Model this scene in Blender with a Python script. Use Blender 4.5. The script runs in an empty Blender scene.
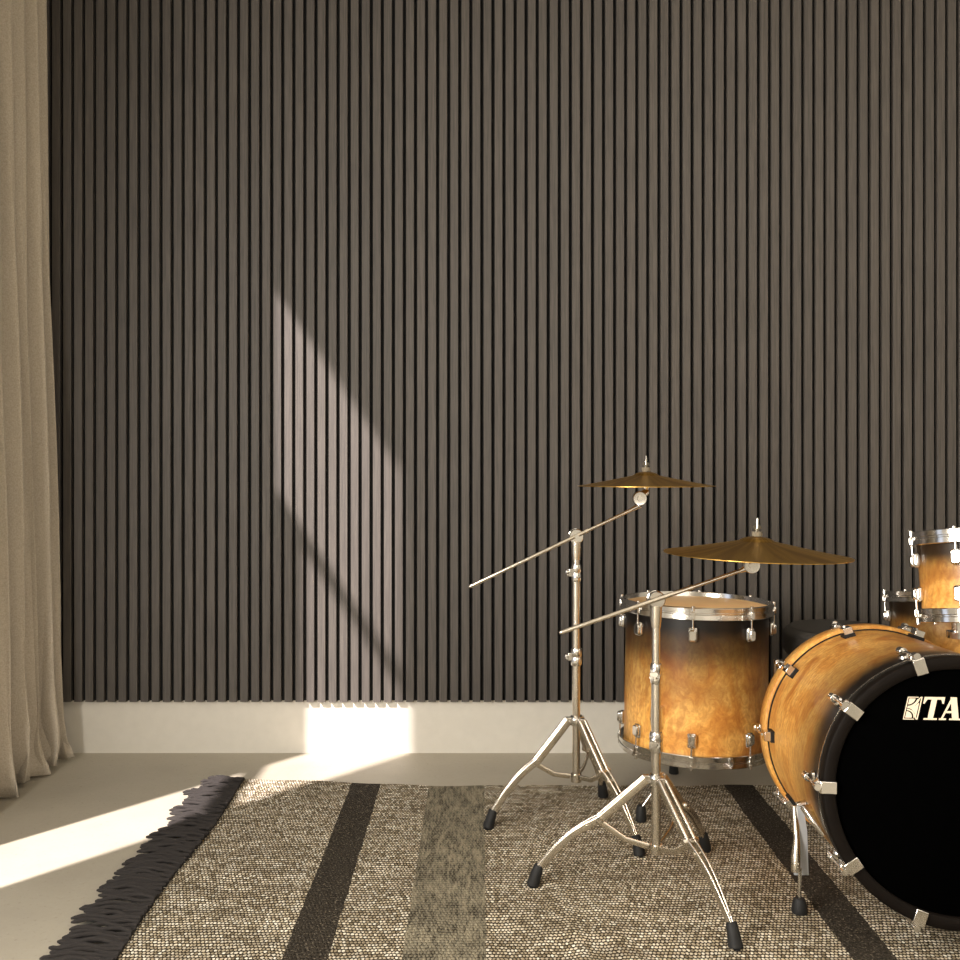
import bpy, math, random
from mathutils import Matrix, Vector, Euler
random.seed(7)
PI = math.pi
col = bpy.context.scene.collection
V = Vector

# ------------------------------------------------------------------ mesh helper
class MB:
    def __init__(s, M=None):
        s.v, s.f, s.M = [], [], (M or Matrix())
    def add(s, vs, fs, M=None):
        n = len(s.v); T = s.M @ (M or Matrix())
        s.v += [T @ V(p) for p in vs]
        s.f += [tuple(i + n for i in f) for f in fs]
    def box(s, c, d, M=None, taper=1.0):
        x, y, z = (k / 2 for k in d); c = V(c); vs = []
        for k, t in ((-z, 1.0), (z, taper)):
            vs += [c + V((a * x * t, b * y * t, k)) for a, b in ((-1, -1), (1, -1), (1, 1), (-1, 1))]
        s.add(vs, [(3, 2, 1, 0), (4, 5, 6, 7), (0, 1, 5, 4), (1, 2, 6, 5), (2, 3, 7, 6), (3, 0, 4, 7)], M)
    def rbox(s, c, d, r, M=None, seg=4, bulge=0.0):
        """box with rounded outline in XZ, extruded along Y, softly chamfered edges"""
        hx, hy, hz = (k / 2 for k in d); c = V(c); out = []
        for cx, cz, a0 in ((hx - r, hz - r, 0), (-hx + r, hz - r, 90), (-hx + r, -hz + r, 180), (hx - r, -hz + r, 270)):
            for k in range(seg + 1):
                a = math.radians(a0 + 90 * k / seg); out.append((cx + r * math.cos(a), cz + r * math.sin(a)))
        n = len(out); e = min(hy, r) * .45
        vs = []
        for y, sc in ((-hy, 1 - e / max(hx, hz)), (-hy + e, 1), (hy - e, 1), (hy, 1 - e / max(hx, hz))):
            vs += [c + V((x * sc, y, z * sc)) for x, z in out]
        fs = [tuple(range(n)), tuple(reversed(range(3 * n, 4 * n)))]
        for k in range(3):
            for i in range(n):
                j = (i + 1) % n
                fs.append((k * n + i, (k + 1) * n + i, (k + 1) * n + j, k * n + j))
        s.add(vs, fs, M)
    def tube(s, pts, rad, n=14, M=None, cap=True, flat=None):
        """tube through points; rad scalar or list; flat=(w,t) gives a rounded flat bar"""
        pts = [V(p) for p in pts]
        if not hasattr(rad, '__len__'): rad = [rad] * len(pts)
        vs, fs = [], []
        up = None
        for i, p in enumerate(pts):
            a = pts[min(i + 1, len(pts) - 1)] - pts[max(i - 1, 0)]
            a.normalize()
            if up is None:
                up = V((0, 0, 1)) if abs(a.z) < .95 else V((0, 1, 0))
            u = a.cross(up).normalized(); w = u.cross(a).normalized()
            if abs(a.dot(up)) > .999: u = V((1, 0, 0)); w = a.cross(u)
            for k in range(n):
                t = 2 * PI * k / n
                cu, cw = math.cos(t), math.sin(t)
                if flat:
                    cu = math.copysign(abs(cu) ** .5, cu) * flat[0]; cw = math.copysign(abs(cw) ** .5, cw) * flat[1]
                vs.append(p + (u * cu + w * cw) * rad[i])
        for i in range(len(pts) - 1):
            for k in range(n):
                j = (k + 1) % n
                fs.append((i * n + k, i * n + j, (i + 1) * n + j, (i + 1) * n + k))
        if cap:
            fs.append(tuple(reversed(range(n)))); fs.append(tuple(range((len(pts) - 1) * n, len(pts) * n)))
        s.add(vs, fs, M)
    def lathe(s, prof, n=96, M=None, closed=False):
        """profile of (r,z) turned about local Z"""
        vs, fs = [], []; m = len(prof)
        for k in range(n):
            t = 2 * PI * k / n
            vs += [V((r * math.cos(t), r * math.sin(t), z)) for r, z in prof]
        for k in range(n):
            k2 = (k + 1) % n
            for i in range(m if closed else m - 1):
                j = (i + 1) % m
                fs.append((k * m + i, k2 * m + i, k2 * m + j, k * m + j))
        s.add(vs, fs, M)
    def prism(s, poly, y0, y1, M=None):
        """2D polygon (x,z) extruded along y"""
        n = len(poly)
        vs = [V((x, y0, z)) for x, z in poly] + [V((x, y1, z)) for x, z in poly]
        fs = [tuple(range(n)), tuple(reversed(range(n, 2 * n)))] + [(i, i + n, (i + 1) % n + n, (i + 1) % n) for i in range(n)]
        s.add(vs, fs, M)
    def build(s, name, mat, parent=None, smooth=40, bevel=0, kind=None, label=None):
        me = bpy.data.meshes.new(name)
        me.from_pydata([tuple(p) for p in s.v], [], s.f)
        import bmesh
        b = bmesh.new(); b.from_mesh(me)
        bmesh.ops.remove_doubles(b, verts=b.verts, dist=1e-6)
        bmesh.ops.recalc_face_normals(b, faces=b.faces)
        b.to_mesh(me); b.free()
        if smooth:
            me.polygons.foreach_set('use_smooth', [True] * len(me.polygons))
            me.set_sharp_from_angle(angle=math.radians(smooth))
        me.materials.append(mat)
        o = bpy.data.objects.new(name, me); col.objects.link(o)
        if parent is not None:
            o.parent = parent
            o.matrix_parent_inverse = Matrix()
            o.matrix_basis = ROOTS[parent.name].inverted() if parent.name in ROOTS else Matrix()
        if bevel:
            m = o.modifiers.new('bevel', 'BEVEL'); m.width = bevel; m.segments = 2; m.limit_method = 'ANGLE'
        if kind: o['kind'] = kind
        if label: o['label'] = label
        return o
ROOTS = {}
def thing(name, loc, label, cat, group=None):
    o = bpy.data.objects.new(name, None); col.objects.link(o)
    o.location = loc; o.empty_display_size = .05
    ROOTS[o.name] = Matrix.Translation(loc)
    o['label'] = label; o['category'] = cat
    if group: o['group'] = group
    return o
def frame(c, zax, xhint=(1, 0, 0)):
    """matrix with local Z along zax"""
    z = V(zax).normalized(); x = V(xhint); x = (x - z * x.dot(z)).normalized(); y = z.cross(x)
    return Matrix(((x.x, y.x, z.x, c[0]), (x.y, y.y, z.y, c[1]), (x.z, y.z, z.z, c[2]), (0, 0, 0, 1)))

# ------------------------------------------------------------------ materials
def lin(c):
    return tuple(((k / 255) / 12.92 if k <= 10 else ((k / 255 + .055) / 1.055) ** 2.4) for k in c) + (1,)
class NT:
    def __init__(s, name):
        s.m = bpy.data.materials.new(name); s.m.use_nodes = True
        s.t = s.m.node_tree; s.b = s.t.nodes['Principled BSDF']
    def n(s, typ, **kw):
        o = s.t.nodes.new('ShaderNode' + typ)
        for k, v in kw.items(): setattr(o, k, v)
        return o
    def l(s, a, b): s.t.links.new(a, b)
    def set(s, **kw):
        for k, v in kw.items(): s.b.inputs[k.replace('_', ' ')].default_value = v
    def tex(s, scale=(1, 1, 1), kind='Object'):
        tc = s.n('TexCoord'); mp = s.n('Mapping'); mp.inputs['Scale'].default_value = scale
        s.l(tc.outputs[kind], mp.inputs[0]); return mp.outputs[0]
    def geo(s, scale=(1, 1, 1)):
        tc = s.n('NewGeometry'); mp = s.n('Mapping'); mp.inputs['Scale'].default_value = scale
        s.l(tc.outputs['Position'], mp.inputs[0]); return mp.outputs[0]
    def noise(s, vec, scale, detail=4, rough=.6, dist=0):
        o = s.n('TexNoise'); o.inputs['Scale'].default_value = scale; o.inputs['Detail'].default_value = detail
        o.inputs['Roughness'].default_value = rough; o.inputs['Distortion'].default_value = dist
        s.l(vec, o.inputs['Vector']); return o.outputs[0]
    def ramp(s, fac, stops, interp='LINEAR'):
        o = s.n('ValToRGB'); e = o.color_ramp; e.interpolation = interp
        while len(e.elements) < len(stops): e.elements.new(.5)
        for k, (p, c) in enumerate(stops):
            e.elements[k].position = p; e.elements[k].color = c if len(c) == 4 else tuple(c) + (1,)
        s.l(fac, o.inputs[0]); return o.outputs[0]
    def math(s, op, a, b=None, c=None):
        o = s.n('Math', operation=op)
        for i, x in enumerate((a, b, c)):
            if x is None: continue
            if isinstance(x, (int, float)): o.inputs[i].default_value = x
            else: s.l(x, o.inputs[i])
        return o.outputs[0]
    def mix(s, fac, a, b, typ='MIX'):
        o = s.n('Mix', data_type='RGBA', blend_type=typ)
        for i, x in ((0, fac), (6, a), (7, b)):
            if isinstance(x, (int, float, tuple)): o.inputs[i].default_value = x
            else: s.l(x, o.inputs[i])
        return o.outputs[2]
    def bump(s, h, strength=.2, dist=.002):
        o = s.n('Bump'); o.inputs['Strength'].default_value = strength; o.inputs['Distance'].default_value = dist
        s.l(h, o.inputs['Height']); s.l(o.outputs[0], s.b.inputs['Normal'])
    def out(s, c): s.l(c, s.b.inputs['Base Color'])

def simple(name, c, rough=.5, metal=0, bscale=60, bstr=.05, var=.12):
    m = NT(name); v = m.geo(); n = m.noise(v, bscale)
    a = lin(c); dk = tuple(k * (1 - var) for k in a[:3]) + (1,); lt = tuple(min(1, k * (1 + var)) for k in a[:3]) + (1,)
    m.out(m.ramp(n, [(.3, dk), (.7, lt)])); m.set(Roughness=rough, Metallic=metal)
    if bstr: m.bump(n, bstr)
    return m.m

chrome = simple('chrome', (226, 224, 220), .16, 1, 30, 0, .04)
satin = simple('satin_steel', (212, 205, 192), .27, 1, 40, .02, .06)
rubber = simple('black_rubber', (9, 9, 9), .7, 0, 80, .1)
black = simple('black_satin', (13, 11, 10), .45, 0, 40, 0)
hoopblack = simple('black_lacquered_wood', (17, 13, 10), .6, 0, 40, .03)
hoopblack.node_tree.nodes['Principled BSDF'].inputs['Specular IOR Level'].default_value = .08
headblack = simple('black_drum_film', (2, 2, 2), .6, 0, 40, 0)
headblack.node_tree.nodes['Principled BSDF'].inputs['Specular IOR Level'].default_value = .0
seatmat = simple('charcoal_vinyl', (56, 53, 49), .7, 0, 90, .1)
felt = simple('black_felt', (3, 3, 3), .95, 0, 400, .3)
feltgrey = simple('grey_felt', (112, 104, 88), .9, 0, 300, .3)
whitewall = simple('painted_plaster', (200, 196, 186), .75, 0, 25, .04, .03)
ceilmat = simple('ceiling_paint', (222, 216, 204), .8, 0, 25, .03, .03)
headmat = simple('peach_drum_film', (255, 206, 146), .4, 0, 14, 0, .05)
logomat = simple('cream_print', (232, 216, 192), .6, 0, 14, 0, .03)
framemat = simple('window_frame_paint', (70, 66, 60), .5, 0, 30, .02)

def wood_amber(name, burst):
    """figured maple under amber lacquer with a black burst; burst = list of (coordinate along drum axis, blackness)"""
    m = NT(name); tc = m.n('TexCoord'); uv = tc.outputs['UV']
    mp = m.n('Mapping'); mp.inputs['Scale'].default_value = (4, 4, 2.6); m.l(tc.outputs['Object'], mp.inputs[0])
    w = m.noise(mp.outputs[0], 2.2, 5, .6, 1.2)
    mp2 = m.n('Mapping'); mp2.inputs['Scale'].default_value = (11, 11, 9); m.l(tc.outputs['Object'], mp2.inputs[0])
    fine = m.noise(mp2.outputs[0], 3.0, 6, .7, 2.5)
    c1 = m.ramp(w, [(.28, lin((178, 108, 44))), (.45, lin((220, 158, 76))), (.57, lin((242, 190, 104))), (.75, lin((200, 132, 60)))])
    c2 = m.mix(m.ramp(fine, [(.40, (0, 0, 0)), (.62, (.5, .5, .5))]), c1, lin((166, 100, 42)), 'MIX')
    wv = m.n('TexWave', wave_type='RINGS', rings_direction='X'); wv.inputs['Scale'].default_value = 4.5
    wv.inputs['Distortion'].default_value = 9; wv.inputs['Detail'].default_value = 2.5; wv.inputs['Detail Scale'].default_value = 1.2
    m.l(mp.outputs[0], wv.inputs['Vector'])
    c3 = m.mix(m.ramp(wv.outputs['Fac'], [(.15, (.22, .22, .22)), (.6, (0, 0, 0))]), c2, lin((150, 84, 32)))
    sx = m.n('SeparateXYZ'); m.l(uv, sx.inputs[0])
    jit = m.math('MULTIPLY_ADD', w, .10, -.05)
    bf = m.math('ADD', sx.outputs[1], jit)
    b = m.ramp(bf, [(p, (k, k, k)) for p, k in burst], 'EASE')
    m.out(m.mix(b, c3, lin((14, 9, 6))))
    m.set(Roughness=.42); m.b.inputs['Coat Weight'].default_value = .06; m.b.inputs['Specular IOR Level'].default_value = .3; m.b.inputs['Coat Roughness'].default_value = .12
    return m.m
amber_tom = wood_amber('amber_burst_maple_tom', [(.0, 0.15), (.08, 0), (.25, .0), (.52, .40), (.76, .90), (.90, 1)])
amber_small = wood_amber('amber_burst_maple_small', [(.0, 0.0), (.1, 0), (.30, .05), (.56, .45), (.80, .97)])
amber_bass = wood_amber('amber_burst_maple_bass', [(.0, 0), (.1, 0), (.38, .03), (.68, .50), (.92, 1)])
amber_hoop = wood_amber('amber_maple_hoop', [(.0, 0), (1, 0)])

def cymbal_mat():
    m = NT('brushed_bronze'); tc = m.n('TexCoord'); sx = m.n('SeparateXYZ'); m.l(tc.outputs['Object'], sx.inputs[0])
    r = m.math('SQRT', m.math('ADD', m.math('POWER', sx.outputs[0], 2), m.math('POWER', sx.outputs[1], 2)))
    ang = m.math('ARCTAN2', sx.outputs[1], sx.outputs[0])
    lathe_n = m.n('TexNoise', noise_dimensions='1D'); lathe_n.inputs['Scale'].default_value = 420; m.l(r, lathe_n.inputs['W'])
    cb = m.n('CombineXYZ'); m.l(m.math('MULTIPLY', m.math('SINE', ang), 4.0), cb.inputs[0]); m.l(m.math('MULTIPLY', m.math('COSINE', ang), 4.0), cb.inputs[1]); m.l(m.math('MULTIPLY', r, 3.0), cb.inputs[2])
    pet = m.noise(cb.outputs[0], 1.3, 3, .5)
    c = m.ramp(pet, [(.35, lin((158, 120, 56))), (.65, lin((212, 170, 88)))])
    c = m.mix(m.math('MULTIPLY', lathe_n.outputs[0], .5), c, lin((140, 106, 52)))
    m.out(c); m.set(Metallic=1.0, Roughness=.38); m.bump(lathe_n.outputs[0], .25, .0006)
    return m.m
bronze = cymbal_mat()

def slat_mat():
    m = NT('dark_smoked_oak'); v = m.geo((1, 1, .035)); g = m.noise(v, 170, 5, .65)
    gi = m.n('NewGeometry'); sx = m.n('SeparateXYZ'); m.l(gi.outputs['Position'], sx.inputs[0])
    idx = m.math('FLOOR', m.math('DIVIDE', m.math('ADD', sx.outputs[0], .1123), .03976))
    wn = m.n('TexWhiteNoise', noise_dimensions='1D'); m.l(idx, wn.inputs['W'])
    big = m.noise(m.geo((1, 1, .2)), 9, 3)
    a = m.ramp(g, [(.3, lin((54, 50, 46))), (.7, lin((86, 80, 74)))])
    a = m.mix(m.math('MULTIPLY', wn.outputs[0], .35), a, lin((52, 49, 46)))
    a = m.mix(m.math('MULTIPLY', big, .25), a, lin((88, 83, 79)))
    m.out(a); m.set(Roughness=.62); m.bump(g, .15, .0006); return m.m
slatm = slat_mat()

def floor_mat():
    m = NT('pale_concrete'); v = m.geo(); big = m.noise(v, 2.2, 6, .6); fine = m.noise(v, 90, 5, .7)
    c = m.ramp(big, [(.3, lin((156, 149, 134))), (.7, lin((172, 165, 149)))])
    c = m.mix(m.ramp(fine, [(.30, (.45, .45, .45)), (.42, (0, 0, 0))]), c, lin((122, 114, 98)))
    c = m.mix(m.ramp(fine, [(.58, (0, 0, 0)), (.75, (.35, .35, .35))]), c, lin((188, 180, 162)))
    m.out(c); m.set(Roughness=.55); m.bump(fine, .08, .001); return m.m
floorm = floor_mat()

def rug_mat():
    m = NT('handwoven_wool'); g = m.n('NewGeometry'); sx = m.n('SeparateXYZ'); m.l(g.outputs['Position'], sx.inputs[0])
    X, Y = sx.outputs[0], sx.outputs[1]
    pos = m.geo()
    wob = m.noise(pos, 5.0, 3, .5); wob2 = m.noise(pos, 60, 2, .5)
    # staggered loops of cream weft over a dark warp
    xx = m.math('ADD', X, m.math('MULTIPLY', wob2, .009)); yy = m.math('ADD', Y, m.math('MULTIPLY', wob, .035))
    px, py = .0086, .0118
    row = m.math('FLOOR', m.math('DIVIDE', yy, py)); odd = m.math('MODULO', m.math('ABSOLUTE', row), 2.0)
    fx = m.math('SUBTRACT', m.math('FRACT', m.math('ADD', m.math('DIVIDE', xx, px), m.math('MULTIPLY', odd, .5))), .5)
    fy = m.math('SUBTRACT', m.math('FRACT', m.math('DIVIDE', yy, py)), .5)
    d = m.math('ADD', m.math('POWER', m.math('MULTIPLY', fx, 1.0), 2), m.math('POWER', m.math('MULTIPLY', fy, 1.05), 2))
    cellid = m.n('CombineXYZ'); m.l(m.math('FLOOR', m.math('ADD', m.math('DIVIDE', xx, px), m.math('MULTIPLY', odd, .5))), cellid.inputs[0]); m.l(row, cellid.inputs[1])
    wn = m.n('TexWhiteNoise', noise_dimensions='2D'); m.l(cellid.outputs[0], wn.inputs['Vector'])
    hgt = m.ramp(d, [(.09, (1, 1, 1)), (.25, (0, 0, 0))])
    thread = m.ramp(wn.outputs[0], [(.0, lin((128, 116, 94))), (.3, lin((200, 186, 158))), (.7, lin((236, 224, 200))), (1, lin((255, 250, 232)))])
    patch = m.noise(m.geo((1, 2.6, 1)), 4.5, 4, .65)
    thread = m.mix(m.ramp(patch, [(.40, (0, 0, 0)), (.70, (.4, .4, .4))]), thread, lin((126, 116, 96)))
    rows = m.noise(m.geo((.12, 1, 1)), 70, 3, .6)
    thread = m.mix(m.ramp(rows, [(.46, (0, 0, 0)), (.62, (.6, .6, .6))]), thread, lin((138, 124, 102)))
    base = m.mix(hgt, lin((36, 30, 24)), thread)
    # mottled grey-green stripe
    st = m.noise(m.geo((1, .16, 1)), 170, 3, .7); st2 = m.noise(m.geo((1, .35, 1)), 30, 3, .7)
    mott = m.ramp(m.math('ADD', m.math('MULTIPLY', st, .6), m.math('MULTIPLY', st2, .4)), [(.41, lin((38, 35, 31))), (.47, lin((92, 87, 76))), (.60, lin((146, 138, 118)))])
    mott = m.mix(m.math('MULTIPLY', hgt, .45), mott, lin((150, 142, 120)))
    # charcoal stripe
    dn = m.noise(pos, 190, 3, .7)
    dark = m.ramp(dn, [(.35, lin((30, 27, 24))), (.58, lin((58, 53, 47))), (.70, lin((140, 130, 114)))])
    edge = m.math('MULTIPLY', m.math('SUBTRACT', m.noise(pos, 34, 3), .5), .012)
    Xe = m.math('ADD', X, edge)
    def band(a, b):
        return m.math('MULTIPLY', m.math('GREATER_THAN', Xe, a), m.math('LESS_THAN', Xe, b))
    c = m.mix(band(-.165, .013), base, mott)
    for a, b in ((-.418, -.322), (.788, .882), (1.62, 1.72)): c = m.mix(band(a, b), c, dark)
    c = m.mix(m.math('MULTIPLY', m.noise(pos, 3.0, 3), .10), c, lin((120, 108, 84)))
    m.out(c); m.set(Roughness=.95); m.b.inputs['Specular IOR Level'].default_value = .1
    m.bump(hgt, .7, .004); return m.m
rugm = rug_mat()
fringem = simple('charcoal_wool_yarn', (37, 33, 31), .95, 0, 500, .5, .35)

def linen():
    m = NT('linen_cloth'); v = m.geo(); a = m.noise(m.geo((1, 1, .25)), 500, 3); b = m.noise(m.geo((.3, .3, 1)), 500, 3); g = m.noise(v, 3, 4)
    s = m.math('ADD', m.math('MULTIPLY', a, .5), m.math('MULTIPLY', b, .5))
    c = m.ramp(s, [(.38, lin((164, 154, 138))), (.62, lin((192, 182, 166)))])
    m.out(m.mix(m.math('MULTIPLY', g, .2), c, lin((145, 134, 115)))); m.set(Roughness=.9); m.bump(s, .25, .001)
    m.b.inputs['Sheen Weight'].default_value = .2
    return m.m
linenm = linen()

# ------------------------------------------------------------------ the room
WY = 3.47; LX = -1.62; RX = 3.3; BY = -2.4; CZ = 3.3; CAMH = 1.07
def struct(o): o['kind'] = 'structure'; return o
b = MB(); b.box(((LX + RX) / 2, (WY + BY) / 2, -.05), (RX - LX + .4, WY - BY + .4, .1)); struct(b.build('floor', floorm, smooth=0))
b = MB(); b.box(((LX + RX) / 2, (WY + BY) / 2, CZ + .05), (RX - LX + .4, WY - BY + .4, .1)); struct(b.build('ceiling', ceilmat, smooth=0))
b = MB(); b.box(((LX + RX) / 2, WY + .1, CZ / 2), (RX - LX + .4, .2, CZ)); struct(b.build('wall_back', whitewall, smooth=0))
b = MB(); b.box((RX + .1, (WY + BY) / 2, CZ / 2), (.2, WY - BY, CZ)); struct(b.build('wall_right', whitewall, smooth=0))
b = MB(); b.box(((LX + RX) / 2, BY - .1, CZ / 2), (RX - LX + .4, .2, CZ)); struct(b.build('wall_front', whitewall, smooth=0))
# left wall with a tall window opening
WT = .06; W0, W1, WH = 1.815, 2.605, 3.03
b = MB()
xc = LX - WT / 2
b.box((xc, (BY + W0) / 2, CZ / 2), (WT, W0 - BY, CZ)); b.box((xc, (W1 + WY) / 2, CZ / 2), (WT, WY - W1, CZ))
b.box((xc, (W0 + W1) / 2, (WH + CZ) / 2), (WT, W1 - W0, CZ - WH)); b.box((xc, (W0 + W1) / 2, .02), (WT, W1 - W0, .04))
struct(b.build('wall_left', whitewall, smooth=0))
b = MB(); fx = LX + .0
b.box((fx - .02, W0 + .006, WH / 2 + .02), (.03, .012, WH - .04))
b.box((fx - .02, (W0 + 2.405) / 2, 2.225), (.03, 2.405 - W0, .042))           # transom rail
b.box((fx - .02, (W0 + 2.405) / 2, 1.255), (.03, 2.405 - W0, .055))            # middle rail
b.box((fx - .02, (2.290 + 2.405) / 2, 1.12), (.03, .115, 2.20))              # wide stile of the lower leaf
b.box((fx - .02, (2.405 + 2.589) / 2, WH / 2), (.03, .184, WH))              # fixed side panel
b.box((fx - .02, 2.597, 1.30), (.03, .02, 2.58))
struct(b.build('window_1', framemat, smooth=0))

b = MB()
for c, d in (((LX + .012, .35, .44), (.024, 1.8, .05)), ((LX + .012, .35, 2.26), (.024, 1.8, .05)), ((LX + .012, -.52, 1.35), (.024, .05, 1.78)), ((LX + .012, 1.22, 1.35), (.024, .05, 1.78)), ((LX + .004, .35, 1.35), (.006, 1.7, 1.78))): b.box(c, d)
struct(b.build('window_2', whitewall, smooth=0))

# slatted acoustic panelling on the back wall
sl = thing('slat_wall_panel', (0.8, WY, .19), 'dark brown vertical wooden slat panelling covering the back wall above the white plinth', 'wall panel')
b = MB(); b.box(((LX + RX) / 2, WY - .003, (CZ + .19) / 2), (RX - LX - .01, .006, CZ - .19 - .004)); b.build('felt_backing', felt, sl, smooth=0)
b = MB(); k0 = int((LX + .14) / .03976) - 1
x = -.1123 + .03976 / 2 + .03976 * (math.floor((LX + .1123) / .03976) + 1)
while x + .0148 < RX:
    w, f, c = .0140, WY - .022, .0012
    y1 = WY - .006
    prof = [(x - w, y1), (x - w, f + c), (x - w + c, f), (x + w - c, f), (x + w, f + c), (x + w, y1)]
    n = len(prof)
    b.add([(p[0], p[1], .19) for p in prof] + [(p[0], p[1], CZ - .003) for p in prof],
          [tuple(range(n)), tuple(reversed(range(n, 2 * n)))] + [(i, i + n, (i + 1) % n + n, (i + 1) % n) for i in range(n)])
    x += .03976
b.build('slats', slatm, sl, smooth=0)

# ------------------------------------------------------------------ curtain
def curtain():
    nu, nz = 420, 90; vs, fs = [], []; H0 = 3.22
    y0, y1 = 2.80, 3.425
    for j in range(nz + 1):
        t = j / nz; z = .006 + (H0 - .006) * t ** 1.4 if False else .004 + (H0 - .004) * t
        fl = (1 - t) ** 1.6
        for i in range(nu + 1):
            u = i / nu
            ph = u * 2 * PI * 6.8 + .9 * math.sin(u * 9) + .35 * math.sin(z * 1.7 + u * 6) * fl
            amp = (.026 + .026 * fl) * (1 + .35 * math.sin(u * 17 + 1))
            s = math.sin(ph)
            X = -1.545 + .062 * fl * (0.5 + .5 * u) + amp * (s * .85 + .15 * math.sin(2 * ph + 1.0)) + .004 * math.sin(3 * ph + z * 4)
            Y = y0 + (y1 - y0) * u + .022 * fl * math.cos(ph * 1.0) + .006 * math.sin(z * 3 + u * 20)
            if z < .35:
                k = (1 - z / .35) ** 2
                X += k * (.018 * math.sin(u * 23 + z * 14) + .012) ; Y += k * .010 * math.sin(u * 31 + z * 22)
            zz = z
            if t < .02: zz = max(.004, .004 + .012 * (math.sin(u * 17) * .5 + .5) + z)
            X = max(X, LX + .012)
            vs.append((X, min(Y, 3.44), zz))
    for j in range(nz):
        for i in range(nu):
            a = j * (nu + 1) + i; fs.append((a, a + 1, a + nu + 2, a + nu + 1))
    b = MB(); b.add(vs, fs)
    root = thing('curtain', (-1.54, 3.15, 0), 'floor-length beige linen curtain hanging in soft folds beside the slatted wall', 'curtain')
    o = b.build('curtain_panel', linenm, root, smooth=180)
    m = o.modifiers.new('thick', 'SOLIDIFY'); m.thickness = .003
    b = MB(); b.box((-1.555, 3.12, 3.255), (.05, .70, .05)); b.build('heading_track', framemat, root, smooth=0)
curtain()

# ------------------------------------------------------------------ rug
RX0, RX1, RY0, RY1 = -.78, 2.05, .9, 3.10
def rug():
    root = thing('area_rug', (.6, 2.0, 0), 'flat-woven cream and charcoal striped wool rug with a dark fringe under the drum kit', 'rug')
    nx, ny = 300, 240; vs, fs = [], []
    for j in range(ny + 1):
        for i in range(nx + 1):
            X = RX0 + (RX1 - RX0) * i / nx; Y = RY0 + (RY1 - RY0) * j / ny
            e = RY1 + .062 * max(0, (-.15 - X)) / .6
            Yy = RY0 + (e + .004 * math.sin(X * 9) - RY0) * j / ny
            Xx = X + .006 * math.sin(Y * 7 + 1) * (1 - i / nx)
            z = .0095 + .0016 * math.sin(X * 21 + 2 * math.sin(Y * 3)) * math.sin(Y * 11 + X * 3)
            # soft creases
            cx = .16 + .10 * (3.0 - Y) * .6
            z += .0045 * math.exp(-((X - cx) / .022) ** 2) * max(0, min(1, (3.0 - Y) * 4))
            z += .003 * math.exp(-((X - cx - .09 + .03 * math.sin(Y * 6)) / .03) ** 2) * max(0, min(1, (2.7 - Y) * 3))
            z += .003 * math.exp(-((Y - 2.98 + .12 * (X + .7)) / .02) ** 2) * max(0, min(1, (-.35 - X) * 5))
            vs.append((Xx, Yy, z))
    top = len(vs)
    for j in range(ny):
        for i in range(nx):
            a = j * (nx + 1) + i; fs.append((a, a + 1, a + nx + 2, a + nx + 1))
    # turned-down edges to the floor
    ring = [i for i in range(nx + 1)] + [j * (nx + 1) + nx for j in range(1, ny + 1)] + [ny * (nx + 1) + i for i in range(nx - 1, -1, -1)] + [j * (nx + 1) for j in range(ny - 1, 0, -1)]
    for r in ring: vs.append((vs[r][0], vs[r][1], .0005))
    n = len(ring)
    for k in range(n):
        fs.append((ring[k], top + k, top + (k + 1) % n, ring[(k + 1) % n]))
    b = MB(); b.add(vs, fs); b.build('woven_field', rugm, root, smooth=60)
    y = 1.55; rnd = random.Random(3)
    while y < 3.155:
        step = rnd.uniform(.022, .030)
        b = MB(); L = rnd.uniform(.135, .165) - (.03 if y > 3.05 else 0); dy = rnd.uniform(-.012, .010); lift = rnd.uniform(-.002, .004)
        if y > 3.08: dy += .02
        for s_ in range(3):      # plies of one tassel
            pts, rad = [], []; m = 20; a0 = rnd.uniform(0, 6); l2 = L * rnd.uniform(.9, 1.02); f = rnd.uniform(8, 13)
            for k in range(m + 1):
                t = k / m
                X = RX0 + .012 - t * l2 + .006 * math.sin(y * 7 + 1)
                off = (s_ - 1) * .0088 * (1 + .1 * math.sin(t * 5 + a0))
                pts.append((X, y + dy * t + off + .0022 * math.sin(t * f + a0), .0125 + .002 * math.sin(t * f * .8 + a0 + 1) + .005 * math.sin(t * 3) + (.0045 if s_ == 1 else 0) + lift))
                rad.append(.0050 * (1 + .12 * math.sin(k * 1.9 + a0)) * (.5 if k == m else 1))
            b.tube(pts, rad, 8)
        b.build('fringe_tassel', fringem, root, smooth=80)
        y += step
rug()

# ------------------------------------------------------------------ cymbals and stands
def cymbal(c, R, h, tilt, label):
    """tilt = Euler; c = centre of the edge plane"""
    T = Matrix.Translation(c) @ tilt.to_matrix().to_4x4()
    prof = [(.006, h)]
    rb = R * .19
    for k in range(1, 9):
        t = k / 8; prof.append((rb * t + .006 * (1 - t), h - .016 * (1 - math.sqrt(max(0, 1 - (t * .93) ** 2)))))
    hb = prof[-1][1]
    for k in range(1, 20):
        t = k / 19; prof.append((rb + (R - rb) * t, hb * (1 - t) ** 1.12))
    th = .0016
    prof2 = [(r, z - th) for r, z in reversed(prof)]
    me = MB(); me.lathe(prof + prof2, 128, closed=True)
    o = me.build('cymbal', bronze, None, smooth=50)
    o.matrix_world = T; o['label'] = label; o['category'] = 'cymbal'; o['group'] = 'crash cymbals on boom stands'
    return T

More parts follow.
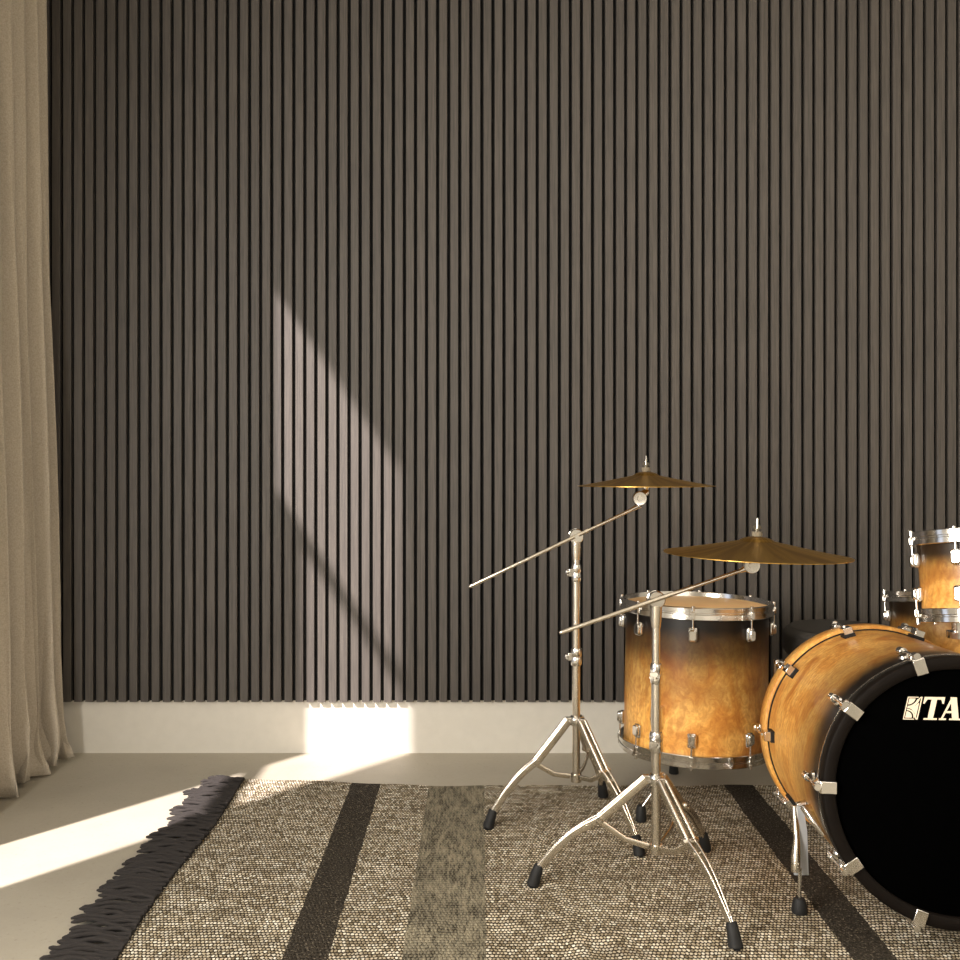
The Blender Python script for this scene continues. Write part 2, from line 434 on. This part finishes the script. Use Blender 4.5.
def stand(loc, feet, zs, boom0, boom1, tilt_top, cymT, cymh, label, sdir, g='boom cymbal stands'):
    """zs: base, collar, clamp1, clamp2, top"""
    root = thing('cymbal_stand', (loc[0], loc[1], 0), label, 'cymbal stand', g)
    x, y = loc; zb, zc, z1, z2, zt = zs
    b = MB(); b.tube([(x, y, zb - .012), (x, y, z1)], .0115, 24)
    b.tube([(x, y, zb - .016), (x, y, zb + .006)], .0155, 24); b.build('lower_tube', satin, root)
    b = MB(); b.tube([(x, y, z1), (x, y, z2)], .0120, 24); b.build('middle_tube', satin, root)
    b = MB(); b.tube([(x, y, z2), (x, y, zt - .045)], .0105, 24)
    b.tube([(x, y, zt - .068), (x, y, zt - .05), (x, y, zt - .015)], [.0118, .0138, .0150], 24); b.build('upper_tube', satin, root)
    for zz, r in ((z1, .0165), (z2, .0145)):
        b = MB(); b.lathe([(r * .62, -.026), (r * .9, -.026), (r, -.018), (r, -.004), (r * .93, -.002), (r * .93, .002), (r, .004), (r, .016), (r * .85, .024), (r * .55, .024)], 28, Matrix.Translation((x, y, zz)))
        sd = V(sdir).normalized(); q0 = V((x, y, zz)); Sx = frame(q0, (0, 0, 1), (-sd.y, sd.x, 0))
        ys = 1 if (Sx.to_3x3() @ V((0, 1, 0))).dot(sd) > 0 else -1
        b.box((0, ys * (r + .002), 0), (.014, .012, .022), Sx); cl = b.build('clamp_collar', chrome, root, bevel=.0012)
        b = MB(Sx); b.tube([(.004, ys * (r + .004), .003), (.004, ys * (r + .014), .003)], .0035, 10)
        b.rbox((.004, ys * (r + .016), .003), (.022, .006, .012), .0045)
        b.tube([(-.005, ys * (r + .004), -.007), (-.005, ys * (r + .012), -.007)], .0045, 12)
        b.build('wing_screw', chrome, cl)
    b = MB(); b.lathe([(.0125, -.014), (.018, -.014), (.0195, -.008), (.0195, .006), (.016, .012), (.0125, .012)], 28, Matrix.Translation((x, y, zc)))
    for fx_, fy_ in feet:
        d = V((fx_ - x, fy_ - y, 0)).normalized(); b.box((x + d.x * .022, y + d.y * .022, zc), (.02, .014, .018), None)
    b.build('leg_collar', chrome, root, bevel=.001)
    for fx_, fy_ in feet:
        d = V((fx_ - x, fy_ - y, 0)); R = d.length; d.normalize(); s = V((-d.y, d.x, 0)); o3 = V((x, y, 0))
        def pt(r, z, off=0): return o3 + d * r + s * off + V((0, 0, z))
        rj, zj = R * .46, zc * .50 + .040
        top = (.024, zc); foot = (R - .014, .055)
        lo = []
        for k in range(11):
            t = k / 10; r = rj + (foot[0] - rj) * t; z = zj + (foot[1] - zj) * t + .016 * math.sin(PI * t)
            lo.append((r, z))
        b = MB()
        for sg in (-1, 1):
            b.tube([pt(top[0], top[1], sg * .0085), pt(rj * .5 + .01, (top[1] + zj) / 2 + .002, sg * .0095), pt(rj, zj, sg * .0095)], [1, 1, 1], 20, flat=(.0050, .0105))
            b.tube([pt(r, z, sg * (.0095 * (1 - k / 10 * .70))) for k, (r, z) in enumerate(lo)], [1] * 11, 20, flat=(.0030, .0090))
        b.tube([pt(foot[0] - .012, foot[1] + .02), pt(R - .003, .028)], .0068, 12)
        b.tube([pt(rj, zj, -.018), pt(rj, zj, .018)], .0055, 12)
        b.tube([pt(rj * 1.22, lo[2][1] - .002, -.014), pt(rj * 1.22, lo[2][1] - .002, .014)], .0045, 12)
        b.tube([pt(rj, zj, -.021), pt(rj, zj, -.017), pt(rj, zj, .017), pt(rj, zj, .021)], [.006, .0085, .0085, .006], 14)
        lg = b.build('leg', satin, root)
        b = MB(); b.tube([pt(.018, zb, 0), pt(rj * .55, zb * .55 + zj * .45 - .014), pt(rj, zj - .008, 0)], [1, 1, 1], 10, flat=(.0026, .0072)); b.build('brace', satin, lg)
        a = V((R - .020, 0, .066)); c_ = V((R + .002, 0, .014))
        b = MB()
        A = pt(R - .013, .060); B = pt(R - .004, .034); C = pt(R + .002, .013)
        b.tube([A, A + (B - A) * .12, B, C, C + V((0, 0, -.004))], [.0095, .0125, .0145, .0165, .0155], 14)
        b.build('rubber_foot', rubber, lg)
    # tilter head, boom, cymbal rod
    hz = V((x, y, zt)); dirv = (V(boom1) - V(boom0)).normalized()
    nrm = dirv.cross(V((0, 0, 1))).normalized()
    if nrm.y > 0: nrm = -nrm
    b = MB(); Mt = frame(hz, nrm)
    b.lathe([(.0, -.013), (.019, -.013), (.0215, -.010), (.0215, -.004), (.0195, -.003), (.0195, .003), (.0215, .004), (.0215, .010), (.019, .013), (0, .013)], 28, Mt)
    b.box((x, y, zt - .022), (.016, .014, .022)); b.tube([hz + nrm * .012, hz + nrm * .024], .0065, 12)
    hd = b.build('boom_tilter', chrome, root)
    b = MB(); b.tube([hz - nrm * .012, hz - nrm * .026], .004, 10); b.rbox((0, 0, 0), (.034, .006, .014), .005, Matrix.Translation(hz - nrm * .028)); b.build('wing_nut', chrome, hd)
    b0, b1 = V(boom0), V(boom1)
    # arm passes through the tilter on its near face
    b = MB(); mid = b0 + (b1 - b0) * .72
    b.tube([b0 - dirv * .004, b0, b0 + dirv * .002, mid], [.003, .0052, .0056, .0056], 16)
    b.tube([mid, mid + dirv * .001, b1], [.0056, .0046, .0046], 16); b.tube([mid - dirv * .008, mid + dirv * .003], .0068, 16)
    b.build('boom_arm', satin, root)
    # curved cymbal tilter at the end of the boom
    up = cymT.to_3x3() @ V((0, 0, 1)); base = cymT.translation + up * (cymh - .050)
    b = MB(); elbow = V(tilt_top)
    b.tube([b1 - dirv * .004, b1 + dirv * .02, elbow], [.0058, .0085, .013], 14)
    b.lathe([(0, -.011), (.0185, -.012), (.020, -.009), (.020, .009), (.0185, .012), (0, .011)], 24, frame(elbow, nrm))
    b.lathe([(.0, .010), (.008, .010), (.008, .018), (0, .018)], 14, frame(elbow, nrm))
    b.tube([elbow, elbow * .45 + base * .55 + dirv * .010, base], [.014, .0105, .007], 14)
    b.tube([base - up * .004, base + up * .012], [.008, .012], 18)
    b.build('cymbal_tilter', chrome, root)
    tip = cymT.translation + up * (cymh + .046)
    b = MB(); b.tube([base, tip - up * .003, tip], [.0032, .0032, .002], 12); b.build('cymbal_rod', chrome, root)
    b = MB(); cu = cymT.translation + up * (cymh + .001)
    b.tube([cu, cu + up * .001, cu + up * .011, cu + up * .012], [.0115, .0125, .0125, .0115], 20); b.build('felt_washer', feltgrey, root)
    b = MB(); b.tube([cu + up * .012, cu + up * .020], [.0075, .0065], 16); b.rbox(cu + up * .022, (.020, .005, .009), .003); b.build('wing_nut', simpleblack, root)
brushed = simple('brushed_plate', (196, 200, 206), .5, .55, 40, .02, .04)
simpleblack = simple('gunmetal', (92, 86, 74), .4, .8, 40, 0)

def PX(x, y, Z):  # world point at depth Z from the camera axis measurements
    return V(((x - 480) * Z / 960, Z, CAMH - (y - 457) * Z / 960))
c1 = PX(646, 485.8, 2.77)
T1 = cymbal(c1, .196, .040, Euler((math.radians(-1.0), math.radians(0), 0)), 'small bronze crash cymbal, higher and further back, nearest the sunlit patch')
stand((.2775, 2.77), [(.0257, 2.747), (.3837, 2.995), (.4232, 2.555)], (.150, .311, .495, .737, .842),
      PX(470, 586.5, 2.757), PX(633, 509, 2.757), PX(639.5, 498.5, 2.76), T1, .040, 'taller chrome boom cymbal stand at the back, arm reaching left before the slat wall', (-1, -.12, 0))
c2 = PX(756.5, 554.5, 2.33)
T2 = cymbal(c2, .2225, .043, Euler((math.radians(-.7), math.radians(1.6), 0)), 'large bronze crash cymbal over the floor tom, tilted slightly to the right')
stand((.4305, 2.347), [(.1338, 2.378), (.5512, 2.075), (.6065, 2.588)], (.117, .283, .375, .542, .722),
      PX(561, 632.5, 2.325), PX(742, 570, 2.325), PX(751, 565, 2.328), T2, .043, 'nearer chrome boom cymbal stand with tripod legs standing before the floor tom', (-.5, -1, 0))

# ------------------------------------------------------------------ drums
def uv_shell(o, M, z0, z1):
    """UV: u = angle, v = position along the drum axis"""
    me = o.data; uvl = me.uv_layers.new(name='axis'); Mi = M.inverted()
    for p in me.polygons:
        for li in p.loop_indices:
            q = Mi @ me.vertices[me.loops[li].vertex_index].co
            uvl.data[li].uv = (math.atan2(q.y, q.x) / (2 * PI) + .5, (q.z - z0) / (z1 - z0))
def hoop_metal(R, h, z, up):
    """flanged metal hoop profile; up=+1 top hoop"""
    s = up
    P = [(R - .006, -s * h / 2), (R + .006, -s * h / 2), (R + .0075, -s * h / 2 + s * .002), (R + .0065, -s * .003), (R + .0035, -s * .001), (R + .0035, s * .002),
         (R + .006, s * .004), (R + .006, s * h / 2 - s * .002), (R + .004, s * h / 2), (R - .003, s * h / 2), (R - .004, s * h / 2 - s * .002), (R - .004, -s * h / 2 + s * .004)]
    return [(r, zz + z) for r, zz in P]
def tom(name, M, R, D, nl, ang0, hoop_h, woodm, label, root_loc, group=None, headm=None, lug_h=.036, legs=None, inset=.062):
    root = thing(name, root_loc, label, 'drum', group)
    h = D / 2
    b = MB(M); b.lathe([(R, -h), (R, h), (R - .007, h), (R - .007, -h)], 128, closed=True); sh = b.build('shell', woodm, root)
    uv_shell(sh, M, -h, h)
    Rh = R + .009
    for s, nm in ((1, 'top_hoop'), (-1, 'bottom_hoop')):
        b = MB(M); b.lathe(hoop_metal(Rh, hoop_h, s * (h - hoop_h / 2 + .016), s), 128, closed=True); b.build(nm, chrome, root, smooth=30)
    b = MB(M); b.lathe([(0, h + .003), (R * .97, h + .003), (R + .003, h), (R + .003, h - .006)], 96); b.build('batter_head', headm or headmat, root)
    b = MB(M); b.lathe([(0, -h - .003), (R * .97, -h - .003), (R + .003, -h), (R + .003, -h + .006)], 96); b.build('resonant_head', headm or headmat, root)
    for k in range(nl):
        a = math.radians(ang0) + 2 * PI * k / nl
        for s in (1, -1):
            zc = s * (h - inset)
            A = M @ Matrix.Rotation(a, 4, 'Z') @ Matrix.Translation((0, -R, 0))     # local -Y points outward
            b = MB(A); b.rbox((0, -.007, zc), (.027, .014, lug_h * 1.15), .007); b.rbox((0, -.014, zc - s * .002), (.022, .016, lug_h * .9), .007)
            lg = b.build('lug', chrome, root)
            b = MB(A); ztop = s * (h + .012)
            b.tube([(0, -.0145, zc + s * lug_h * .4), (0, -.0145, ztop)], .0028, 10)
            b.rbox((0, -.0155, s * (h - .006)), (.012, .010, .022), .003); b.tube([(0, -.0145, ztop - s * .004), (0, -.0145, ztop + s * .008)], .0048, 12)
            b.build('tension_rod', chrome, lg)
    return root
# floor tom
FT = V((.670, 2.985, .397)); roll, pit = math.radians(1.1), math.radians(-1.8)
MF = Matrix.Translation(FT) @ Euler((pit, roll, 0)).to_matrix().to_4x4()
# Rx(-) lifts the side facing the camera; Ry(+) drops the right side
ft = tom('floor_tom', MF, .2175, .428, 8, -15, .036, amber_tom, 'deep floor tom drum in black to amber sunburst, between the stand and bass drum', (FT.x, FT.y, 0))
for (lx, ly), az in zip([(.655, 3.245), (.4685, 2.795), (.955, 2.875)], range(3)):
    d = V((lx - FT.x, ly - FT.y, 0)).normalized(); R = .2175; c = V((FT.x, FT.y, 0))
    if az == 1: d = V((-.655, -.755, 0)).normalized()
    p = c + d * (R + .020)
    b = MB(); b.tube([p + V((0, 0, .46)), p + V((0, 0, .13)), c + d * (R + .028) + V((0, 0, .10)), V((lx, ly, .045))], .0048, 12); lg = b.build('leg', chrome, ft)
    b = MB(frame((c + d * (R + .009))[:], (0, 0, 1), (-d.y, d.x, 0))); b.rbox((0, 0, .31), (.036, .030, .065), .008); b.tube([(0, -.016, .31), (0, -.036, .31)], .006, 12); b.build('leg_bracket', chrome, lg)
    b = MB(); b.tube([(lx, ly, .056), (lx, ly, .05), (lx, ly, .016), (lx, ly, .011)] if ly < 3.14 else [(lx, ly, .045), (lx, ly, .04), (lx, ly, .003), (lx, ly, .001)], [.010, .0135, .0165, .0155], 16); b.build('rubber_foot', rubber, lg)

# bass drum  (local Z runs from the front head to the rear)
yaw, pt_ = .073, -.064
ax = V((math.sin(yaw) * math.cos(pt_), math.cos(yaw) * math.cos(pt_), math.sin(pt_)))
BC = V((1.0245, 2.077, .3535)); BR = .281; BL = .5
MBs = frame(BC, ax, (1, 0, 0))     # x right, y = z cross x
bass = thing('bass_drum', (1.05, 2.3, 0), 'big bass drum with black front head and amber sunburst shell lying on its side', 'drum')
b = MB(MBs); b.lathe([(BR, 0), (BR, BL), (BR - .008, BL), (BR - .008, 0)], 160, closed=True); sh = b.build('shell', amber_bass, bass); uv_shell(sh, MBs, BL, 0)
def woodhoop(z0, z1, name, mat, dr=.0055):
    b = MB(MBs); R = BR + dr; e = .003; lo, hi = min(z0, z1), max(z0, z1)
    b.lathe([(R, lo + e), (R, hi - e), (R - e, hi), (R - .027 + e, hi), (R - .027, hi - e), (R - .027, lo + e), (R - .027 + e, lo), (R - e, lo)], 160, closed=True)
    o = b.build(name, mat, bass, smooth=50); uv_shell(o, MBs, lo, hi); return o
woodhoop(-.040, -.003, 'front_hoop', hoopblack); woodhoop(BL + .004, BL + .058, 'rear_hoop', amber_hoop, .0125)
b = MB(MBs); b.lathe([(BR, -.004), (BR + .0070, -.004), (BR + .0070, -.0012), (BR, -.0005)], 160, closed=True); b.build('front_rim_line', satin, bass)
b = MB(MBs); b.lathe([(BR - .002, BL + .0006), (BR + .0035, BL + .0006), (BR + .0035, BL + .004), (BR - .002, BL + .004)], 160, closed=True); b.build('rear_rim_line', black, bass)
b = MB(MBs); b.lathe([(0, -.0275), (BR - .020, -.0275), (BR - .012, -.022), (BR - .006, -.004)], 128); b.build('front_head', headblack, bass)
b = MB(MBs); b.lathe([(0, BL + .012), (BR - .02, BL + .012), (BR - .006, BL + .004)], 128); b.build('rear_head', headmat, bass)
for k in range(10):
    a = math.radians(142.6 + 36 * k)         # clock position, counter-clockwise seen from the front
    # local: x right, image-up is -y or +y depending on handedness
    updir = V((math.cos(a), 0, math.sin(a))); rad = MBs.to_3x3().inverted() @ updir; rad.z = 0; rad.normalize()
    A = MBs @ frame((0, 0, 0), (0, 0, 1), (-rad.y, rad.x, 0))   # local x tangential, y = -rad... fixed below
    yl = (A.to_3x3() @ V((0, 1, 0))).dot(updir); s = 1 if yl > 0 else -1
    def L(t, r, z): return (t, s * r, z)
    for zs, sg, z_lug in ((-.040, 1, .050), (BL + .058, -1, BL - .035)):
        R1 = BR + (.0055 if sg > 0 else .0125)
        b = MB(A)
        b.tube([L(0, BR + .001, z_lug), L(0, BR + .008, z_lug)], [.013, .011], 16)
        b.tube([L(0, BR + .016, z_lug - .012), L(0, BR + .016, z_lug + .012)], .0095, 16)
        if sg < 0: b.box(L(0, BR + .0165, z_lug - .012), (.024, .017, .034))
        lg = b.build('lug', chrome, bass, bevel=.001)
        if sg < 0:
            b = MB(A); b.box(L(0, BR + .004, z_lug - .012), (.029, .010, .041)); b.build('gasket', rubber, lg)
        b = MB(A); b.tube([L(0, R1 + .0125, z_lug), L(0, R1 + .0125, zs + sg * .012)], .0034, 10)
        b.tube([L(0, R1 + .0125, zs + sg * .014), L(0, R1 + .0125, zs - sg * .004)], .0072, 12); b.build('tension_rod', chrome, lg)
        b = MB(A)
        b.box(L(0, R1 + .0035, zs + sg * .016), (.026, .007, .036)); b.box(L(0, R1 - .011, zs - sg * .0025), (.026, .034, .005))
        b.tube([L(0, R1 + .005, zs + sg * .010), L(0, R1 + .005, zs + sg * .030)], [.012, .009], 14)
        b.build('claw_hook', chrome, bass, bevel=.0015)
# logo printed on the front head
def logo():
    Ml = MBs @ Matrix.Identity(4)
    ux = MBs.to_3x3() @ V((1, 0, 0)); up = V((0, 0, 1)); nz = MBs.to_3x3() @ V((0, 0, 1)); up = (up - nz * up.dot(nz)).normalized()
    O = MBs @ V((0, 0, -.0282))
    k = 1 / 5560.0        # metres per zoomed pixel
    b = MB()
    def P(poly):          # zoom px at (880,680)x12 -> head plane
        pts = [O + ux * ((x / 12 + 880 - 953.5) * k * 12) + up * ((788.5 - (y / 12 + 680)) * k * 12) for x, y in poly]
        n = len(pts); b.add(pts, [tuple(range(n))])
    sh = .245
    def U(poly, x0=0):    # upright polygon with baseline 465, sheared italic
        P([(x + x0 + h * sh, 465 - h) for x, h in poly])
    # emblem: slanted frame
    U([(-0, 0), (12, 0), (12, 270), (0, 270)], 252); U([(0, 0), (130, 0), (130, 11), (0, 11)], 252); U([(0, 259), (125, 259), (125, 270), (0, 270)], 252)
    U([(158, 0), (172, 0), (172, 270), (158, 270)], 252)
    def arc(cx, ch, r0, r1, a0, a1, n=10):
        for i in range(n):
            p = math.radians(a0 + (a1 - a0) * i / n); q = math.radians(a0 + (a1 - a0) * (i + 1) / n)
            U([(cx + r0 * math.cos(p), ch + r0 * math.sin(p)), (cx + r1 * math.cos(p), ch + r1 * math.sin(p)), (cx + r1 * math.cos(q), ch + r1 * math.sin(q)), (cx + r0 * math.cos(q), ch + r0 * math.sin(q))], 252)
    arc(22, 250, 0, 72, -90, 0); arc(22, 258, 96, 125, -90, -10)
    arc(22, 22, 0, 76, 0, 90); arc(22, 14, 96, 112, 5, 90)
    U([(28, 152), (28, 140), (75, 122), (118, 78), (146, 40), (146, 200), (110, 165), (70, 142)], 252)
    U([(120, 210), (150, 250), (165, 270), (150, 270), (118, 232)], 252); U([(118, 60), (150, 0), (162, 0), (128, 74)], 252)
    def T(x0):
        U([(0, 240), (240, 240), (240, 270), (0, 270)], x0); U([(0, 190), (16, 190), (40, 240), (0, 240)], x0); U([(224, 190), (240, 190), (240, 240), (200, 240)], x0)
        U([(88, 18), (152, 18), (152, 245), (88, 245)], x0); U([(42, 0), (198, 0), (198, 20), (42, 20)], x0)
    def A(x0):
        U([(78, 270), (152, 270), (228, 18), (150, 18), (98, 205)], x0); U([(20, 18), (44, 18), (106, 215), (86, 250)], x0)
        U([(50, 82), (140, 82), (134, 106), (58, 106)], x0); U([(0, 0), (82, 0), (82, 20), (0, 20)], x0); U([(118, 0), (264, 0), (264, 20), (118, 20)], x0)
    def Mm(x0):
        U([(24, 18), (46, 18), (46, 252), (24, 252)], x0); U([(0, 250), (92, 250), (92, 270), (0, 270)], x0); U([(0, 0), (78, 0), (78, 20), (0, 20)], x0)
        U([(30, 270), (104, 270), (170, 60), (140, 10)], x0); U([(236, 270), (262, 270), (156, 10), (140, 10), (146, 56)], x0)
        U([(220, 18), (290, 18), (290, 252), (220, 252)], x0); U([(196, 0), (318, 0), (318, 20), (196, 20)], x0); U([(226, 250), (318, 250), (318, 270), (226, 270)], x0)
    T(447); A(668); Mm(938); A(1262)
    b.build('front_logo', logomat, bass, smooth=0)
logo()
# spurs
def spur(side):
    """folding front leg; side -1 = left of the drum"""
    X = BC.x + side * .285
    m = (lambda p: V((BC.x + side * (BC.x - p[0]) * 1.0 if side > 0 else p[0], p[1], p[2])))
    top = PX(797, 806, 2.27); bot = PX(800, 872, 2.235); ft_ = PX(799.5, 912, 2.234)
    b = MB()
    pts = [m(top + V((-.006, 0, .0))), m(top * .5 + bot * .5 + V((-.004, 0, 0))), m(bot + V((-.010, 0, .035))), m(bot + V((-.010, 0, .002)))]
    b.tube(pts, [.0075, .0075, .0105, .0105], 14)
    q = [(-.002, .006), (.012, -.004), (.020, -.055), (.023, -.158), (-.010, -.158), (-.010, -.115), (-.002, -.09)]
    lg = b.build('spur_leg', satin, bass); b = MB()
    b.prism([(x * 1.0, z) for x, z in q], -.003, .003, Matrix.Translation(m(top) + V((0, -.010, 0))) @ (Matrix.Scale(-1, 4, (1, 0, 0)) if side > 0 else Matrix()))
    b.build('spur_plate', brushed, lg)
    b = MB(); b.tube([m(bot + V((0, 0, .01))), m(ft_ + V((0, 0, .02)))], .0042, 12); b.build('spur_rod', chrome, lg)
    f = m(ft_); b = MB(); b.tube([(f.x, f.y, .044), (f.x, f.y, .040), (f.x, f.y, .016), (f.x, f.y, .010)], [.011, .0140, .0190, .0175], 16); b.build('rubber_foot', rubber, lg)
    b = MB(); p = m(PX(810, 806, 2.26)); Mx = Matrix.Translation(p) @ Matrix.Rotation(math.radians(-58 if side < 0 else 58), 4, 'Y')
    b.rbox((.004, 0, 0), (.050, .050, .022), .008, Mx); b.rbox((.038, -.006, .004), (.07, .032, .010), .0045, Mx)
    b.tube([m(PX(797, 806, 2.27)), m(PX(810, 803, 2.27))], .010, 14); b.tube([m(PX(806, 806, 2.22)), m(PX(813, 818, 2.20)), m(PX(825, 835, 2.18))], [1.1, 1, .6], 14, flat=(.014, .008)); b.build('spur_bracket', chrome, bass, bevel=.001)
spur(-1); spur(1)

# small rack tom, tilted towards the drummer, on a holder from the bass drum
SC = PX(974, 576.5, 2.34); MT = Matrix.Translation(SC) @ Euler((math.radians(-9.5), math.radians(-.5), 0)).to_matrix().to_4x4()
st = tom('rack_tom', MT, .122, .188, 6, 19, .034, amber_small, 'small rack tom drum in amber sunburst mounted above the bass drum', (SC.x, SC.y, SC.z - .11), 'rack toms', lug_h=.032, inset=.052)
b = MB(); hp = V((SC.x + .04, SC.y + .168, 0))
b.tube([hp + V((0, .0, .60)), hp + V((0, 0, .80))], .011, 16); b.tube([hp + V((0, 0, .78)), hp + V((-.01, -.03, .78))], .009, 14)
b.box(hp + V((0, -.018, .78)), (.04, .03, .05)); b.tube([hp + V((0, 0, .598)), hp + V((0, 0, .615))], .024, 20)
o = b.build('tom_holder', chrome, None); o['label'] = 'chrome post holding the small rack tom above the bass drum'; o['category'] = 'drum hardware'
# wider tom behind, on its own stand
S2 = PX(953, 633, 2.84); MT2 = Matrix.Translation(S2) @ Euler((math.radians(-8), 0, 0)).to_matrix().to_4x4()
t2 = tom('rack_tom', MT2, .170, .215, 6, -42, .032, amber_small, 'wider rack tom drum set lower, half hidden behind the small rack tom', (S2.x, S2.y, S2.z - .12), 'rack toms', lug_h=.032, inset=.056)
sr = thing('tom_stand', (S2.x, S2.y + .02, 0), 'chrome tom stand hidden behind the bass drum, holding the wider rack tom', 'drum stand')
b = MB(); q = V((S2.x, S2.y + .02, 0)); b.tube([q + V((0, 0, .05)), q + V((0, 0, S2.z - .160))], .012, 16); b.build('pole', satin, sr)
b = MB(); zt = S2.z - .160
for k in range(3):
    a = math.radians(30 + 120 * k); d = V((math.cos(a), math.sin(a), 0)); b.tube([q + V((0, 0, zt)), q + d * .09 + V((0, 0, zt)), q + d * .17 + V((0, 0, zt + (.015 if d.y > 0 else .022)))], .005, 10)
b.build('basket', chrome, sr)
for k in range(3):
    a = math.radians(90 + 120 * k); d = V((math.cos(a), math.sin(a), 0))
    b = MB(); b.tube([q + V((0, 0, .20)), q + d * .17 + V((0, 0, .03))], .006, 10); lg = b.build('leg', chrome, sr)
    b = MB(); b.tube([q + d * .155 + V((0, 0, .045)), q + d * .178 + V((0, 0, .013))], [.010, .014], 12); b.build('rubber_foot', rubber, lg)

# drummer's stool
TH = PX(838, 626, 3.12)
th = thing('drum_stool', (TH.x, 3.12, 0), 'round dark grey padded drum stool behind the bass drum', 'stool')
b = MB(Matrix.Translation((TH.x, 3.12, 0))); zt = TH.z; R = .172
pr = [(0, zt)] + [(R * k / 8, zt - .004 * (k / 8) ** 2) for k in range(1, 8)]
pr += [(R - .03 + .03 * math.sin(a), zt - .030 + .026 * math.cos(a)) for a in [PI / 2 * k / 8 for k in range(9)]]
pr += [(R, zt - .07)] + [(R - .03 + .03 * math.cos(a), zt - .07 - .03 * math.sin(a)) for a in [PI / 2 * k / 6 for k in range(1, 7)]] + [(0, zt - .10)]
b.lathe(pr, 96); b.build('seat', seatmat, th, smooth=60)
b = MB(); b.tube([(TH.x, 3.12, zt - .10), (TH.x, 3.12, .08)], .013, 16); b.build('pole', satin, th)
for k in range(3):
    a = math.radians(-30 + 120 * k); d = V((math.cos(a), math.sin(a), 0)); q = V((TH.x, 3.12, 0))
    b = MB(); b.tube([q + V((0, 0, .26)), q + d * .20 + V((0, 0, .035))], .008, 10); b.tube([q + V((0, 0, .10)), q + d * .11 + V((0, 0, .135))], .005, 8); lg = b.build('leg', chrome, th)
    zf = .012 if (q + d * .2).y < 3.125 else .002
    b = MB(); b.tube([q + d * .185 + V((0, 0, .05)), q + d * .205 + V((0, 0, zf + .004))], [.010, .015], 12); b.build('rubber_foot', rubber, lg)

# ------------------------------------------------------------------ light
sc = bpy.context.scene
w = bpy.data.worlds.new('sky'); sc.world = w; w.use_nodes = True
bg = w.node_tree.nodes['Background']; bg.inputs[0].default_value = (.80, .86, 1, 1); bg.inputs[1].default_value = 1.2
def light(name, typ, loc, direction, energy, color, **kw):
    d = bpy.data.lights.new(name, typ); d.energy = energy; d.color = color
    for k, v in kw.items(): setattr(d, k, v)
    o = bpy.data.objects.new(name, d); col.objects.link(o); o.location = loc
    o.rotation_euler = V(direction).to_track_quat('-Z', 'Y').to_euler(); return o
light('sun', 'SUN', (-4, -1, 5), (.855, 1, -1.235), 15.5, (1, .89, .86), angle=math.radians(1.2))
light('window_light', 'AREA', (LX + .06, .25, 1.2), (1, .12, -.16), 265, (1, .935, .85), shape='RECTANGLE', size=1.5, size_y=1.5)
light('room_fill', 'AREA', (1.6, -1.9, 1.9), (-.15, 1, -.22), 26, (1, .90, .78), shape='RECTANGLE', size=2.2, size_y=1.6)  # unseen fill added behind the camera to lift the room
light('overhead_fill', 'AREA', (1.2, 1.0, 2.95), (0, .12, -1), 22, (1, .92, .82), shape='RECTANGLE', size=2.4, size_y=2.0)  # soft fill added from above to brighten upward faces, not a ceiling fixture

cam = bpy.data.cameras.new('camera'); co = bpy.data.objects.new('camera', cam); col.objects.link(co)
co.location = (0, 0, CAMH); co.rotation_euler = (PI / 2, 0, 0); cam.lens = 36; cam.sensor_width = 36; cam.shift_y = -23 / 960; cam.clip_start = .05
sc.camera = co
sc.view_settings.view_transform = 'Standard'; sc.view_settings.look = 'None'; sc.view_settings.exposure = 0
